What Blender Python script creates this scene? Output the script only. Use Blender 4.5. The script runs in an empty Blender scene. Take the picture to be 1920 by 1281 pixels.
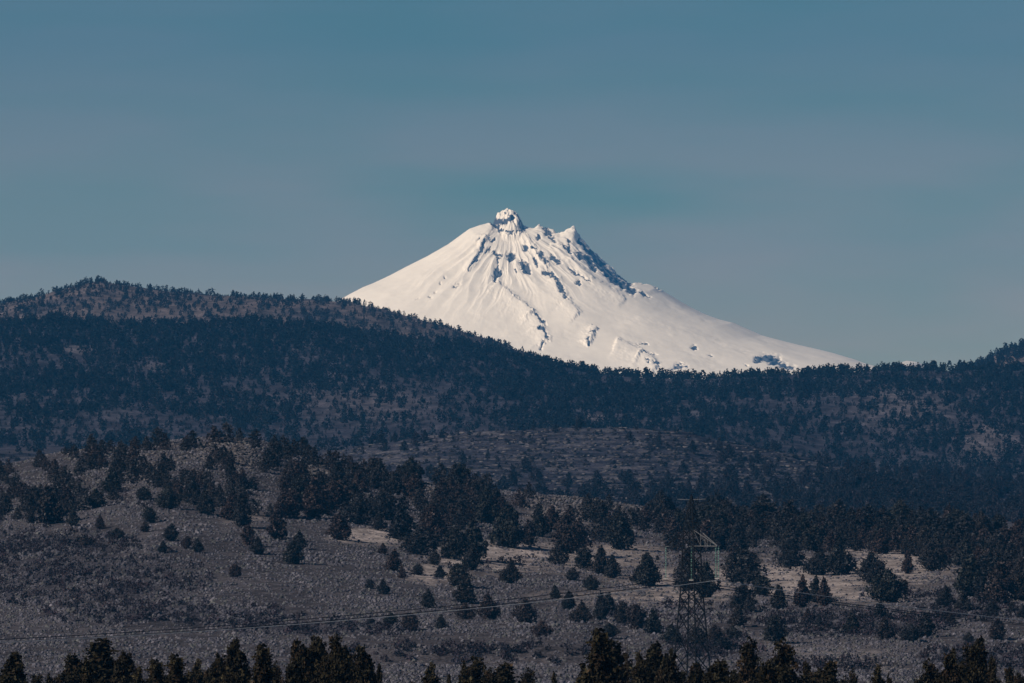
import bpy, math, random
import numpy as np

# ------------------------------------------------------------------ constants
F = 18320.0            # focal length in pixels of the 1920-wide photograph
CX, HY = 960.0, 1073.0  # optical column, level row
DM = 22000.0           # distance of the snow mountain
SUN_AZ, SUN_EL = 58.0, 33.0   # degrees to the left of straight behind the camera, elevation
rng = np.random.default_rng(11)
random.seed(5)
scene = bpy.context.scene
LINK = scene.collection.objects.link

# ------------------------------------------------------------------ noise
def _hash(ix, iy, seed):
    h = (ix.astype(np.int64) * 374761393 + iy.astype(np.int64) * 668265263 + seed * 1442695041) & 0xFFFFFFFF
    h = ((h ^ (h >> 13)) * 1274126177) & 0xFFFFFFFF
    h = (h ^ (h >> 16)) & 0xFFFFFFFF
    return h.astype(np.float64) / 4294967295.0

def gn(x, y, seed=0):
    x = np.asarray(x, float); y = np.asarray(y, float)
    ix = np.floor(x); iy = np.floor(y); fx = x - ix; fy = y - iy
    ux = fx*fx*fx*(fx*(fx*6-15)+10); uy = fy*fy*fy*(fy*(fy*6-15)+10)
    def g(dx, dy):
        a = _hash(ix+dx, iy+dy, seed) * 2*math.pi
        return np.cos(a)*(fx-dx) + np.sin(a)*(fy-dy)
    n0 = g(0, 0)*(1-ux) + g(1, 0)*ux
    n1 = g(0, 1)*(1-ux) + g(1, 1)*ux
    return (n0*(1-uy) + n1*uy) * 1.5

def fbm(x, y, seed=0, octs=4, gain=.5, lac=2.03):
    s = 0; a = 1; t = 0
    for o in range(octs):
        s = s + a*gn(x, y, seed+o*17); t += a
        a *= gain; x = x*lac + 13.7; y = y*lac - 7.1
    return s/t

def sstep(a, b, x):
    t = np.clip((x-a)/(b-a), 0, 1); return t*t*(3-2*t)

# ------------------------------------------------------------------ mesh helpers
def fast_mesh(name, V, Q, mats, col=None, smooth=False, mi=None, attrs=None):
    """V (n,3), Q (m,k) faces all with k corners"""
    me = bpy.data.meshes.new(name)
    V = np.ascontiguousarray(V, dtype=np.float32); Q = np.ascontiguousarray(Q, dtype=np.int32)
    k = Q.shape[1]; m = Q.shape[0]
    me.vertices.add(len(V)); me.vertices.foreach_set('co', V.ravel())
    me.loops.add(m*k); me.loops.foreach_set('vertex_index', Q.ravel())
    me.polygons.add(m)
    me.polygons.foreach_set('loop_start', np.arange(0, m*k, k, dtype=np.int32))
    me.polygons.foreach_set('loop_total', np.full(m, k, dtype=np.int32))
    if smooth: me.polygons.foreach_set('use_smooth', np.ones(m, dtype=bool))
    if mi is not None: me.polygons.foreach_set('material_index', np.ascontiguousarray(mi, dtype=np.int32))
    for ma in mats: me.materials.append(ma)
    me.update(calc_edges=True)
    if col is not None:
        a = me.attributes.new('col', 'FLOAT_COLOR', 'POINT')
        c = np.ones((len(V), 4), dtype=np.float32); c[:, :3] = col
        a.data.foreach_set('color', c.ravel())
    for n_, v_ in (attrs or {}).items():
        a = me.attributes.new(n_, 'FLOAT', 'POINT')
        a.data.foreach_set('value', np.ascontiguousarray(v_, dtype=np.float32))
    return me

def link_obj(name, me, parent=None, loc=None, rot=None):
    o = bpy.data.objects.new(name, me); LINK(o)
    if parent: o.parent = parent
    if loc is not None: o.location = loc
    if rot is not None: o.rotation_euler = rot
    return o

def tag(o, label=None, cat=None, group=None, kind=None):
    if label: o['label'] = label
    if cat: o['category'] = cat
    if group: o['group'] = group
    if kind: o['kind'] = kind
    return o

def tube_arrays(p0, p1, r0, r1, n=6):
    p0 = np.array(p0, float); p1 = np.array(p1, float)
    d = p1-p0; L = np.linalg.norm(d); d = d/max(L, 1e-9)
    a = np.array([0, 0, 1.]) if abs(d[2]) < .9 else np.array([1., 0, 0])
    u = np.cross(d, a); u /= np.linalg.norm(u); w = np.cross(d, u)
    an = np.arange(n)*2*math.pi/n + math.pi/n
    ring = np.outer(np.cos(an), u) + np.outer(np.sin(an), w)
    V = np.vstack([p0+ring*r0, p1+ring*r1, p0, p1])
    Q = [(i, (i+1) % n, n+(i+1) % n, n+i) for i in range(n)]
    Q += [(2*n, (i+1) % n, i, i) for i in range(n)] + [(2*n+1, n+i, n+(i+1) % n, n+(i+1) % n) for i in range(n)]
    return V, [tuple(dict.fromkeys(q)) for q in Q]

class MB:
    def __init__(self): self.V = []; self.Fc = []; self.n = 0
    def add(self, V, Q):
        self.V.append(np.array(V)); self.Fc += [tuple(i+self.n for i in q) for q in Q]; self.n += len(V); return self
    def tube(self, p0, p1, r0, r1=None, n=6):
        return self.add(*tube_arrays(p0, p1, r0, r0 if r1 is None else r1, n))
    def path(self, pts, rad, n=5):
        for i in range(len(pts)-1):
            self.tube(pts[i], pts[i+1], rad[i], rad[i+1], n)
        return self
    def build(self, name, mat, parent=None, smooth=False):
        me = bpy.data.meshes.new(name)
        me.from_pydata(np.vstack(self.V).tolist(), [], self.Fc); me.materials.append(mat)
        if smooth: me.polygons.foreach_set('use_smooth', [True]*len(me.polygons))
        return link_obj(name, me, parent)

# ------------------------------------------------------------------ materials
def new_mat(name):
    m = bpy.data.materials.new(name); m.use_nodes = True
    nt = m.node_tree; b = nt.nodes['Principled BSDF']
    b.inputs['Roughness'].default_value = .9
    b.inputs['Specular IOR Level'].default_value = .12
    return m, nt, b

def N(nt, t, **kw):
    n = nt.nodes.new(t)
    for k, v in kw.items(): setattr(n, k, v)
    return n

def mul_noise(nt, colsock, scales, lo, hi, coord=None):
    """multiply a colour by procedural mottling of several sizes"""
    if coord is None:
        coord = N(nt, 'ShaderNodeNewGeometry').outputs['Position']
    cur = colsock
    for sc_, l, h in zip(scales, lo, hi):
        nz = N(nt, 'ShaderNodeTexNoise'); nz.inputs['Scale'].default_value = sc_
        nz.inputs['Detail'].default_value = 4; nz.inputs['Roughness'].default_value = .65
        nt.links.new(coord, nz.inputs['Vector'])
        mr = N(nt, 'ShaderNodeMapRange'); mr.inputs[1].default_value = .34; mr.inputs[2].default_value = .66
        mr.inputs[3].default_value = l; mr.inputs[4].default_value = h
        nt.links.new(nz.outputs['Fac'], mr.inputs[0])
        vm = N(nt, 'ShaderNodeVectorMath', operation='SCALE')
        nt.links.new(cur, vm.inputs[0]); nt.links.new(mr.outputs[0], vm.inputs['Scale'])
        cur = vm.outputs[0]
    return cur

def foliage_mat(name, vary):
    m, nt, b = new_mat(name)
    at = N(nt, 'ShaderNodeAttribute', attribute_name='col')
    cur = at.outputs['Color']
    if vary:
        oi = N(nt, 'ShaderNodeObjectInfo')
        cr = N(nt, 'ShaderNodeValToRGB'); e = cr.color_ramp.elements
        e[0].position = 0; e[0].color = (.62, .72, .82, 1)
        e[1].position = 1; e[1].color = (1.5, 1.12, 1.02, 1)
        for p, c in ((.35, (1., 1., 1., 1)), (.6, (.85, .95, .85, 1)), (.8, (1.22, 1.04, 1.0, 1))):
            k = e.new(p); k.color = c
        nt.links.new(oi.outputs['Random'], cr.inputs['Fac'])
        mx = N(nt, 'ShaderNodeVectorMath', operation='MULTIPLY')
        nt.links.new(cur, mx.inputs[0]); nt.links.new(cr.outputs['Color'], mx.inputs[1]); cur = mx.outputs[0]
    nt.links.new(cur, b.inputs['Base Color'])
    return m

M_leaf = foliage_mat('juniper_foliage', True)
M_leaf_near = foliage_mat('juniper_foliage_close', False)
M_leaf_far = foliage_mat('distant_foliage', False)
M_sage = foliage_mat('sage_foliage', False)

def simple_mat(name, col, rough=.85, metal=0., ns=None, lo=.7, hi=1.25):
    m, nt, b = new_mat(name)
    rgb = N(nt, 'ShaderNodeRGB'); rgb.outputs[0].default_value = (*col, 1)
    c = rgb.outputs[0]
    if ns: c = mul_noise(nt, c, [ns], [lo], [hi], N(nt, 'ShaderNodeTexCoord').outputs['Object'])
    nt.links.new(c, b.inputs['Base Color'])
    b.inputs['Roughness'].default_value = rough; b.inputs['Metallic'].default_value = metal
    return m
M_bark = simple_mat('bark', (.022, .018, .017), .95, ns=6)
M_steel = simple_mat('dark_steel', (.004, .0045, .006), .8, 0, ns=3)  # darker tone: legs, bracing, left arm, peak cap
M_steel_light = simple_mat('pale_steel', (.12, .125, .14), .6, .2, ns=3)  # paler tone: right arm, bottom chords, earth wire arm
M_glass = simple_mat('insulator_glass', (.10, .20, .18), .25, 0, ns=8)
M_fitting = simple_mat('bright_fitting', (.3, .3, .31), .5, .2, ns=8)
M_wire_light = simple_mat('sunlit_wire', (.50, .50, .52), .5, .2, ns=1)  # aluminium with the sun's brightness put into its colour
M_wire_dark = simple_mat('shaded_wire', (.004, .004, .006), .8, .2, ns=1)  # same aluminium, coloured near black for wires that catch no sun

# ground
M_ground, nt, b = new_mat('terrain')
at = N(nt, 'ShaderNodeAttribute', attribute_name='col')
c = mul_noise(nt, at.outputs['Color'], [.012, .09, .5, 1.6], [.85, .78, .6, .55], [1.15, 1.25, 1.5, 1.5])
nt.links.new(c, b.inputs['Base Color'])
nz = N(nt, 'ShaderNodeTexNoise'); nz.inputs['Scale'].default_value = .7; nz.inputs['Detail'].default_value = 6
bp = N(nt, 'ShaderNodeBump'); bp.inputs['Distance'].default_value = .5; bp.inputs['Strength'].default_value = .8
nt.links.new(N(nt, 'ShaderNodeNewGeometry').outputs['Position'], nz.inputs['Vector'])
nt.links.new(nz.outputs['Fac'], bp.inputs['Height']); nt.links.new(bp.outputs['Normal'], b.inputs['Normal'])
b.inputs['Roughness'].default_value = 1; b.inputs['Specular IOR Level'].default_value = 0

# snow and rock
M_snow, nt, b = new_mat('snow_and_rock')
pos = N(nt, 'ShaderNodeNewGeometry').outputs['Position']
at = N(nt, 'ShaderNodeAttribute', attribute_name='rock')
nz = N(nt, 'ShaderNodeTexNoise'); nz.inputs['Scale'].default_value = .09; nz.inputs['Detail'].default_value = 7; nz.inputs['Roughness'].default_value = .7
nt.links.new(pos, nz.inputs['Vector'])
ad = N(nt, 'ShaderNodeMath', operation='ADD'); nt.links.new(at.outputs['Fac'], ad.inputs[0]); sc2 = N(nt, 'ShaderNodeMath', operation='MULTIPLY'); sc2.inputs[1].default_value = 1.9; nt.links.new(nz.outputs['Fac'], sc2.inputs[0]); nt.links.new(sc2.outputs[0], ad.inputs[1])
mr = N(nt, 'ShaderNodeMapRange'); mr.inputs[1].default_value = 1.40; mr.inputs[2].default_value = 1.62
nt.links.new(ad.outputs[0], mr.inputs[0])
mx = N(nt, 'ShaderNodeMix', data_type='RGBA')
nt.links.new(mr.outputs[0], mx.inputs['Factor'])
rgb = N(nt, 'ShaderNodeRGB'); rgb.outputs[0].default_value = (.95, .87, .76, 1)
sn = mul_noise(nt, rgb.outputs[0], [.012, .05], [.93, .96], [1.0, 1.0], pos)
nt.links.new(sn, mx.inputs['A'])
mx.inputs['B'].default_value = (.075, .085, .105, 1)
nt.links.new(mx.outputs['Result'], b.inputs['Base Color'])
bp = N(nt, 'ShaderNodeBump'); bp.inputs['Distance'].default_value = 3; bp.inputs['Strength'].default_value = .35
nz2 = N(nt, 'ShaderNodeTexNoise'); nz2.inputs['Scale'].default_value = .03; nz2.inputs['Detail'].default_value = 8
nt.links.new(pos, nz2.inputs['Vector']); nt.links.new(nz2.outputs['Fac'], bp.inputs['Height']); nt.links.new(bp.outputs['Normal'], b.inputs['Normal'])
b.inputs['Roughness'].default_value = .8

# ------------------------------------------------------------------ terrain: control lines (distance, crest rows of the photo by column)
def px(lst): return ('p', lst)
LINES = [
    (-1500, -30), (-300, -6), (0, -2.0), (300, -10), (700, -14.5), (1000, -20), (1700, -27),
    (1850, px([(0, 1305), (1920, 1305)])),
    (2000, px([(0, 1262), (1920, 1262)])),
    (2090, px([(0, 1232), (600, 1230), (660, 1248), (1090, 1248), (1150, 1235), (1600, 1235), (1920, 1232)])),
    (2106, px([(0, 1228), (600, 1226), (660, 1214), (1090, 1216), (1150, 1230), (1600, 1230), (1920, 1228)])),
    (2300, px([(0, 1152), (320, 1142), (640, 1146), (960, 1152), (1280, 1150), (1600, 1146), (1920, 1143)])),
    (2500, px([(0, 1062), (320, 1036), (640, 1056), (960, 1088), (1280, 1100), (1600, 1090), (1920, 1082)])),
    (2700, px([(0, 975), (320, 935), (640, 970), (960, 1018), (1280, 1050), (1600, 1044), (1920, 1045)])),
    (2850, px([(0, 915), (160, 885), (320, 864), (460, 866), (640, 905), (800, 940), (960, 962), (1280, 992), (1600, 998), (1920, 1005)])),
    (3000, px([(0, 878), (60, 862), (130, 848), (200, 842), (260, 838), (330, 827), (400, 822), (470, 826), (520, 838), (560, 852), (640, 872), (700, 886),
               (850, 912), (1000, 928), (1150, 944), (1280, 960), (1450, 975), (1600, 982), (1750, 988), (1920, 998)])),
    (3150, px([(0, 885), (330, 836), (470, 838), (700, 898), (1000, 940), (1280, 972), (1600, 992), (1920, 1006)])),
    (3500, px([(0, 990), (960, 1000), (1920, 1020)])),
    (4300, px([(0, 960), (640, 975), (1280, 990), (1600, 990), (1920, 985)])),
    (4700, px([(0, 890), (640, 900), (960, 915), (1280, 930), (1600, 930), (1920, 955)])),
    (5000, px([(0, 868), (640, 872), (800, 852), (960, 850), (1200, 856), (1400, 880), (1600, 905), (1700, 925), (1920, 938)])),
    (5200, px([(0, 852), (500, 852), (640, 846), (720, 830), (800, 818), (900, 808), (1000, 806), (1100, 802), (1200, 804), (1290, 811), (1330, 824),
               (1400, 836), (1500, 854), (1600, 884), (1700, 905), (1920, 925)])),
    (5600, px([(0, 848), (640, 846), (960, 840), (1280, 850), (1500, 880), (1700, 900), (1920, 915)])),
    (6200, px([(0, 838), (320, 832), (640, 838), (960, 825), (1280, 842), (1600, 880), (1920, 888)])),
    (6700, px([(0, 770), (320, 765), (640, 775), (960, 775), (1280, 795), (1600, 815), (1920, 815)])),
    (7300, px([(0, 690), (320, 690), (640, 710), (960, 730), (1280, 750), (1600, 750), (1920, 745)])),
    (8000, px([(0, 612), (100, 604), (200, 612), (320, 612), (480, 604), (560, 612), (640, 626), (800, 642), (900, 658), (1000, 678), (1060, 692),
               (1150, 706), (1300, 714), (1450, 708), (1600, 700), (1750, 697), (1920, 694)])),
    (8500, px([(0, 640), (480, 632), (640, 650), (900, 680), (1060, 704), (1300, 730), (1600, 716), (1760, 708), (1920, 696)])),
    (9200, px([(-600, 640), (0, 590), (60, 575), (130, 556), (180, 546), (230, 552), (300, 562), (400, 570), (500, 576), (600, 580), (700, 590),
               (800, 612), (950, 655), (1100, 706), (1300, 745), (1700, 740), (1780, 712), (1840, 695), (1880, 676), (1920, 662), (2100, 600), (2500, 560)])),
    (9800, px([(-600, 620), (0, 573), (60, 563), (130, 543), (155, 536), (185, 530), (230, 539), (300, 550), (400, 559), (500, 564), (600, 567), (660, 572),
               (750, 594), (850, 621), (920, 646), (1000, 676), (1060, 694), (1200, 725), (1400, 740), (1700, 720), (1790, 700), (1840, 688), (1870, 668), (1900, 656), (1920, 649),
               (2100, 585), (2500, 540)])),
    (10500, px([(-600, 700), (400, 640), (1000, 735), (1700, 770), (2100, 640)])),
    (12500, 90), (16000, 150), (20000, 230), (26500, 300)]
LD = np.array([l[0] for l in LINES], float)
def line_z(i, pxs):
    v = LINES[i][1]
    if not isinstance(v, tuple): return np.full_like(pxs, float(v))
    a = np.array(v[1], float)
    y = np.interp(pxs, a[:, 0], a[:, 1])
    # softened corners
    y = .5*y + .25*np.interp(pxs-14, a[:, 0], a[:, 1]) + .25*np.interp(pxs+14, a[:, 0], a[:, 1])
    return (HY-y)*LD[i]/F

def height(x, d):
    """terrain height at world x, world y (=distance)"""
    x = np.asarray(x, float); d = np.asarray(d, float); shp = np.broadcast(x, d).shape
    x = np.broadcast_to(x, shp).ravel(); d = np.broadcast_to(d, shp).ravel()
    pxs = CX + F*x/np.maximum(d, 500)
    out = np.empty_like(d)
    seg = np.clip(np.searchsorted(LD, d, side='right')-1, 0, len(LD)-2)
    for s in np.unique(seg):
        m = seg == s; p = pxs[m]; dd = d[m]
        z1 = line_z(s, p); z2 = line_z(s+1, p); h = LD[s+1]-LD[s]; sl = (z2-z1)/h
        def tan(s0, s1, h0, h1):
            t = np.where(s0*s1 > 0, 3*(h0+h1)/((2*h1+h0)/np.where(s0 == 0, 1, s0)+(h1+2*h0)/np.where(s1 == 0, 1, s1)), 0)
            return t
        if s > 0: m1 = tan((z1-line_z(s-1, p))/(LD[s]-LD[s-1]), sl, LD[s]-LD[s-1], h)
        else: m1 = sl
        if s < len(LD)-2: m2 = tan(sl, (line_z(s+2, p)-z2)/(LD[s+2]-LD[s+1]), h, LD[s+2]-LD[s+1])
        else: m2 = sl
        t = (dd-LD[s])/h
        out[m] = (2*t**3-3*t**2+1)*z1+(t**3-2*t**2+t)*h*m1+(-2*t**3+3*t**2)*z2+(t**3-t**2)*h*m2
    a1 = sstep(1200, 2600, d)
    out += a1*(.9*fbm(x/45, d/70, 3, 3) + .25*gn(x/9, d/14, 8))
    a2 = sstep(6000, 7000, d)*(1-sstep(7600, 8000, d)) + sstep(8400, 8900, d)*(1-sstep(9400, 9750, d))*.6
    out += a2*9*fbm(x/170, d/420, 21, 4)
    out += sstep(6000, 7000, d)*1.3*gn(x/28, d/60, 5)
    # ledges of the low rocky rise
    a3 = sstep(4350, 4600, d)*(1-sstep(5250, 5500, d))
    zz = out + 5*fbm(x/90, d/220, 33, 4); st = 2.6
    fr = zz/st - np.floor(zz/st)
    out += a3*.5*st*(sstep(.35, .75, fr)-fr)
    # broken brink of the bank close by
    return out.reshape(shp)

def px_of(x, d): return CX + F*x/d
def py_of(z, d): return HY - F*z/d

def locate(pxv, pyv, d0, d1, n=500):
    """first ground point between d0 and d1 that the photo shows at (px,py)"""
    dg = np.linspace(d0, d1, n); x = (pxv-CX)*dg/F
    z = height(x, dg); y = py_of(z, dg)
    k = np.nonzero(y <= pyv)[0]
    if len(k) == 0: return None
    k = k[0]; return x[k], dg[k], z[k]

# ------------------------------------------------------------------ terrain mesh
rows = np.unique(np.concatenate([
    np.linspace(-1500, 0, 10), np.linspace(0, 1800, 60), np.linspace(1800, 3150, 430), np.linspace(3150, 4350, 30),
    np.linspace(4350, 5300, 260), np.linspace(5300, 6200, 50), np.linspace(6200, 8050, 200), np.linspace(8050, 9000, 50),
    np.linspace(9000, 9900, 90), np.linspace(9900, 12000, 20), np.linspace(12000, 26500, 40)]))
u = np.concatenate([np.linspace(-.24, -.07, 16)[:-1], np.linspace(-.07, .07, 760), np.linspace(.07, .24, 16)[1:]])
DD, UU = np.meshgrid(rows, u, indexing='ij')
XX = UU*(np.maximum(DD, 0)+500)
ZZ = height(XX, DD)
PX = px_of(XX, np.maximum(DD, 600)); PY = py_of(ZZ, np.maximum(DD, 600))
# colours, by kind of ground
def blend(c, col, m): return c*(1-m[..., None]) + np.array(col)*m[..., None]
C = np.zeros(DD.shape+(3,)) + np.array((.050, .047, .055))
n1 = fbm(XX/40, DD/60, 41, 4); n2 = fbm(XX/9, DD/16, 43, 4); n3 = fbm(XX/3.2, DD/6, 47, 3)
C *= (1+.35*n1+.45*n2+.4*n3)[..., None]
# tan grassy meadow either side of the tower
def ell(cx, cy, rx, ry, p=1.): return np.clip(1-np.sqrt(((PX-cx)/rx)**2+((PY-cy)/ry)**2), 0, 1)*p
near = (DD > 1800)*(DD < 3100)
mead = np.zeros(DD.shape)
for e in ((940, 1040, 190, 45), (1130, 1045, 170, 40), (1290, 1090, 200, 42), (1500, 1085, 230, 50), (1680, 1060, 180, 50), (700, 1005, 110, 26), (820, 1075, 90, 26), (1050, 965, 90, 26, .8),
          (1190, 935, 60, 25, .7), (1230, 1120, 260, 26, .7), (1600, 1115, 200, 22, .7), (460, 965, 60, 20, .5), (600, 885, 40, 18, .8), (430, 850, 60, 25, .8), (1900, 1110, 60, 26, .7), (1450,1200,60,20,.5), (1560,1225,150,26,.4)):
    mead = np.maximum(mead, ell(*e)*1.75)
mead = np.clip(mead + .55*n2 + .3*n1 - .1, 0, 1)*near*(mead > .02)
C = blend(C, (.262, .232, .232), mead*np.clip(.8+.5*n3+.3*n2, 0, 1))
# dark brushy patches on the left slope and along the bank
dark = np.zeros(DD.shape)
for e in ((150, 1085, 260, 60), (90, 1020, 170, 30), (330, 1155, 260, 26), (60, 1065, 120, 30), (620, 1180, 200, 14), (1600, 1175, 180, 26), (1850, 1235, 200, 25), (1830, 1150, 120, 18)):
    dark = np.maximum(dark, ell(*e)*1.7)
dark = np.clip(dark*(.75+1.4*n1+.9*n2), 0, 1)*near
C = blend(C, (.024, .023, .033), dark*.6)
# pale strip of soil beyond the bank, lower right
pale = np.clip(ell(1560, 1215, 190, 20)*1.4+n2*.5, 0, 1)*near*(ell(1560, 1215, 190, 20) > 0)
C = blend(C, (.09, .085, .095), pale*.7)
# knoll crest: stony
kn = sstep(2780, 2950, DD)*(1-sstep(3150, 3400, DD)); C = blend(C, (.042, .040, .05), kn*np.clip(.6+n2*1.5, 0, 1))
# rocky rise
me_ = sstep(4300, 4500, DD)*(1-sstep(5300, 5500, DD))
lay = gn(XX/45+n1*3, ZZ/1.5+.02*XX/3+1.6*n1, 77)
C = blend(C, (.035, .035, .05), me_)
C = blend(C, (.075, .072, .085), me_*sstep(.08, .5, .8*lay+.6*n2+.6*n1)*.8)
C = blend(C, (.014, .015, .022), me_*sstep(.1, .4, -lay+.3*n3)*.8)
# wooded main ridge, its cloud shadow put into a darker ground colour
rd = sstep(5500, 6100, DD)*(1-sstep(8300, 8700, DD))
big = fbm(XX/120, DD/380, 55, 4)
C = blend(C, (.036, .034, .046), rd)
C = blend(C, (.048, .046, .058), rd*sstep(.0, .45, big)*.9)
for e in ((1110, 785, 40, 12), (290, 688, 40, 8), (150, 655, 40, 14), (50, 625, 30, 6), (1850, 830, 70, 45), (1700, 760, 140, 60, .5), (690, 750, 180, 50, .5)):
    C = blend(C, (.085, .077, .090), rd*np.clip(ell(*e)*1.6+.4*n2*(ell(*e) > 0), 0, 1))
fh = sstep(8500, 8900, DD); C = blend(C, (.092, .076, .078), fh); C = blend(C, (.046, .041, .048), fh*sstep(0, .4, big))  # far hill ground coloured lighter, as sunlit behind the shadowed ridge
m3 = fbm(XX/14, DD/55, 58, 4)
C *= (1+np.clip(rd+fh, 0, 1)*(1.1*m3+.5*fbm(XX/5, DD/20, 59, 3)))[..., None]
C = np.clip(C, .006, .6)
nr, nc = DD.shape
idx = np.arange(nr*nc).reshape(nr, nc)
Q = np.stack([idx[:-1, :-1], idx[:-1, 1:], idx[1:, 1:], idx[1:, :-1]], -1).reshape(-1, 4)
me = fast_mesh('terrain', np.stack([XX, DD, ZZ], -1).reshape(-1, 3), Q, [M_ground], C.reshape(-1, 3), smooth=True)
tag(link_obj('terrain', me), 'sagebrush slopes, rocky rise and wooded ridges in front of the snow mountain', 'terrain', kind='structure')

# ------------------------------------------------------------------ snow mountain
sM = DM/F
AX = 955.0
left = np.array([(925, 419), (910, 420), (900, 422), (880, 429), (862, 442), (840, 458), (800, 481), (760, 501), (730, 517), (700, 531), (680, 539), (655, 552), (620, 572), (540, 610), (400, 665), (200, 720), (-800, 900)], float)
right = np.array([(978, 420), (990, 426), (1000, 428), (1010, 425), (1020, 427), (1032, 433), (1045, 437), (1055, 436), (1063, 432), (1072, 430), (1079, 432), (1088, 447), (1100, 459), (1110, 469), (1122, 481), (1135, 492),
                  (1148, 504), (1160, 515), (1175, 527), (1185, 533), (1198, 530), (1215, 533), (1235, 538), (1245, 547), (1260, 556), (1280, 568), (1300, 579), (1325, 591), (1350, 600), (1375, 606), (1400, 617), (1430, 630),
                  (1460, 638), (1500, 648), (1540, 657), (1560, 662), (1600, 674), (1625, 683), (1660, 693), (1685, 690), (1700, 677), (1722, 680), (1750, 695), (1800, 705), (2000, 750), (2800, 900)], float)
def prof(a, r):
    rr = np.abs(a[:, 0]-AX)*sM; zz = (HY-a[:, 1])*sM
    return np.interp(r, np.concatenate([[0], rr]), np.concatenate([[zz[0]+1], zz]))
rs = np.concatenate([np.arange(0, 900, 2.4), np.arange(900, 1400, 5), np.linspace(1400, 3900, 70)])
zR_s = prof(right, rs); ker = np.exp(-(np.arange(-400, 401, 1)/110.)**2)
fine = np.arange(0, 4000, 1.); pr = prof(right, fine); pad = np.concatenate([2*pr[0]-pr[400:0:-1], pr, np.full(400, pr[-1])])
pr_smooth = np.convolve(pad, ker/ker.sum(), 'same')[400:-400]
th = np.concatenate([np.linspace(-100, 100, 1500), np.linspace(100, 260, 90)[1:-1]])*math.pi/180  # 0 = towards the viewer
R, T = np.meshgrid(rs, th, indexing='ij')
cxn = np.sin(T); cyn = -np.cos(T)
X = R*cxn + (AX-CX)*sM; Yr = R*cyn
zl = prof(left, R); zrs = np.interp(R, fine, pr_smooth); zrd = prof(right, R)-zrs
side_l = np.clip(-cxn, 0, 1); side_r = np.clip(cxn, 0, 1)
zf = np.interp(R, [0, 60, 200, 400, 700, 1000, 1500, 2500, 4000], [786, 742, 640, 520, 400, 330, 270, 225, 180])
Z = np.where(cxn < 0, zl*side_l**1.7 + zf*(1-side_l**1.7), zrs*side_r**1.7 + zf*(1-side_r**1.7)) + zrd*side_r**10
# ribs and gullies running down from the top
env = sstep(10, 160, R)*(1-sstep(900, 2200, R)); cut = 1-np.maximum(side_l, side_r)**24
TW = T+.05*gn(X/120, Yr/120, 99)+.02*gn(X/35, Yr/35, 98)
rib = 1-np.abs(gn(TW*7.0, np.log(R+80)*2.0, 101))*2.2
rib2 = 1-np.abs(gn(TW*17.0+.5*rib, np.log(R+80)*4.5, 103))*2.2
up_ = 1-sstep(120, 420, R)
Z += cut*env*((.12+2.8*up_)*(rib-.5) + (.02+1.4*up_)*(rib2-.5)*(.4+.6*sstep(-.2, .4, gn(X/150, Yr/150, 109))))
Z += cut*sstep(20, 200, R)*(9*fbm(X/300, Yr/300, 105, 3) + (.5+1.0*sstep(-.1, .4, gn(X/90, Yr/90, 144)))*fbm(X/34, Yr/34, 107, 3))
# summit block
bpx = np.array([(922, 430), (926, 419), (930, 408), (933, 401), (937, 399), (942, 397), (946, 395), (950, 393), (957, 394), (963, 397), (969, 401), (973, 407), (977, 414), (981, 424), (985, 440)], float)
bz = (HY-np.interp(CX+X/sM, bpx[:, 0], bpx[:, 1], left=600, right=600))*sM
bz = bz-1.25*np.clip(np.abs(Yr+.25*(X-(955-CX)*sM))-9-4*gn(X/9, Z/9, 134), 0, None)+3.4*gn(X/7+3, Yr/7, 131)+2.4*gn(X/3.1, Yr/3.1, 132)-.22*(X-(940-CX)*sM)*(Yr > -200)*0
Z = np.where(R < 60, np.maximum(Z, bz), Z)
jb = np.exp(-(Yr/26.)**2)*sstep((1000-CX)*sM, (1020-CX)*sM, X)*(1-sstep((1170-CX)*sM, (1200-CX)*sM, X))*(np.abs(cxn) > .2)
Z += jb*(4.5*gn(X/8, Yr/10, 151)+3*gn(X/3.5, Yr/5, 152))
# positions in the photograph of each point, to place the rock outcrops
PXm = CX + F*X/(DM+Yr); PYm = HY - F*Z/(DM+Yr)
wob = 4.5*fbm(X/16, Z/10, 111, 5, .65); wob2 = 4.5*fbm(X/16+50, Z/10, 113, 5, .65)
PA = PXm+wob*1.6; PB = PYm+wob2*1.6
rock = np.full(R.shape, 0.)
step_ = np.zeros(R.shape)
def z1(x, y): return 620+x/3.097, 370+y/3.097
def cap(x1, y1, x2, y2, w, s=1., raise_=0.):
    global rock, step_
    (x1, y1), (x2, y2) = z1(x1, y1), z1(x2, y2); w = w/3.097
    dx, dy = x2-x1, y2-y1; L = max(dx*dx+dy*dy, 1e-6)
    t = np.clip(((PA-x1)*dx+(PB-y1)*dy)/L, 0, 1)
    dist = np.hypot(PA-x1-t*dx, PB-y1-t*dy)
    m = np.clip(1.25-dist/w*.85, 0, 1)*s
    rock = np.maximum(rock, m)
    if raise_: step_ += raise_*np.clip(1-dist/(w*1.8), 0, 1)
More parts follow.
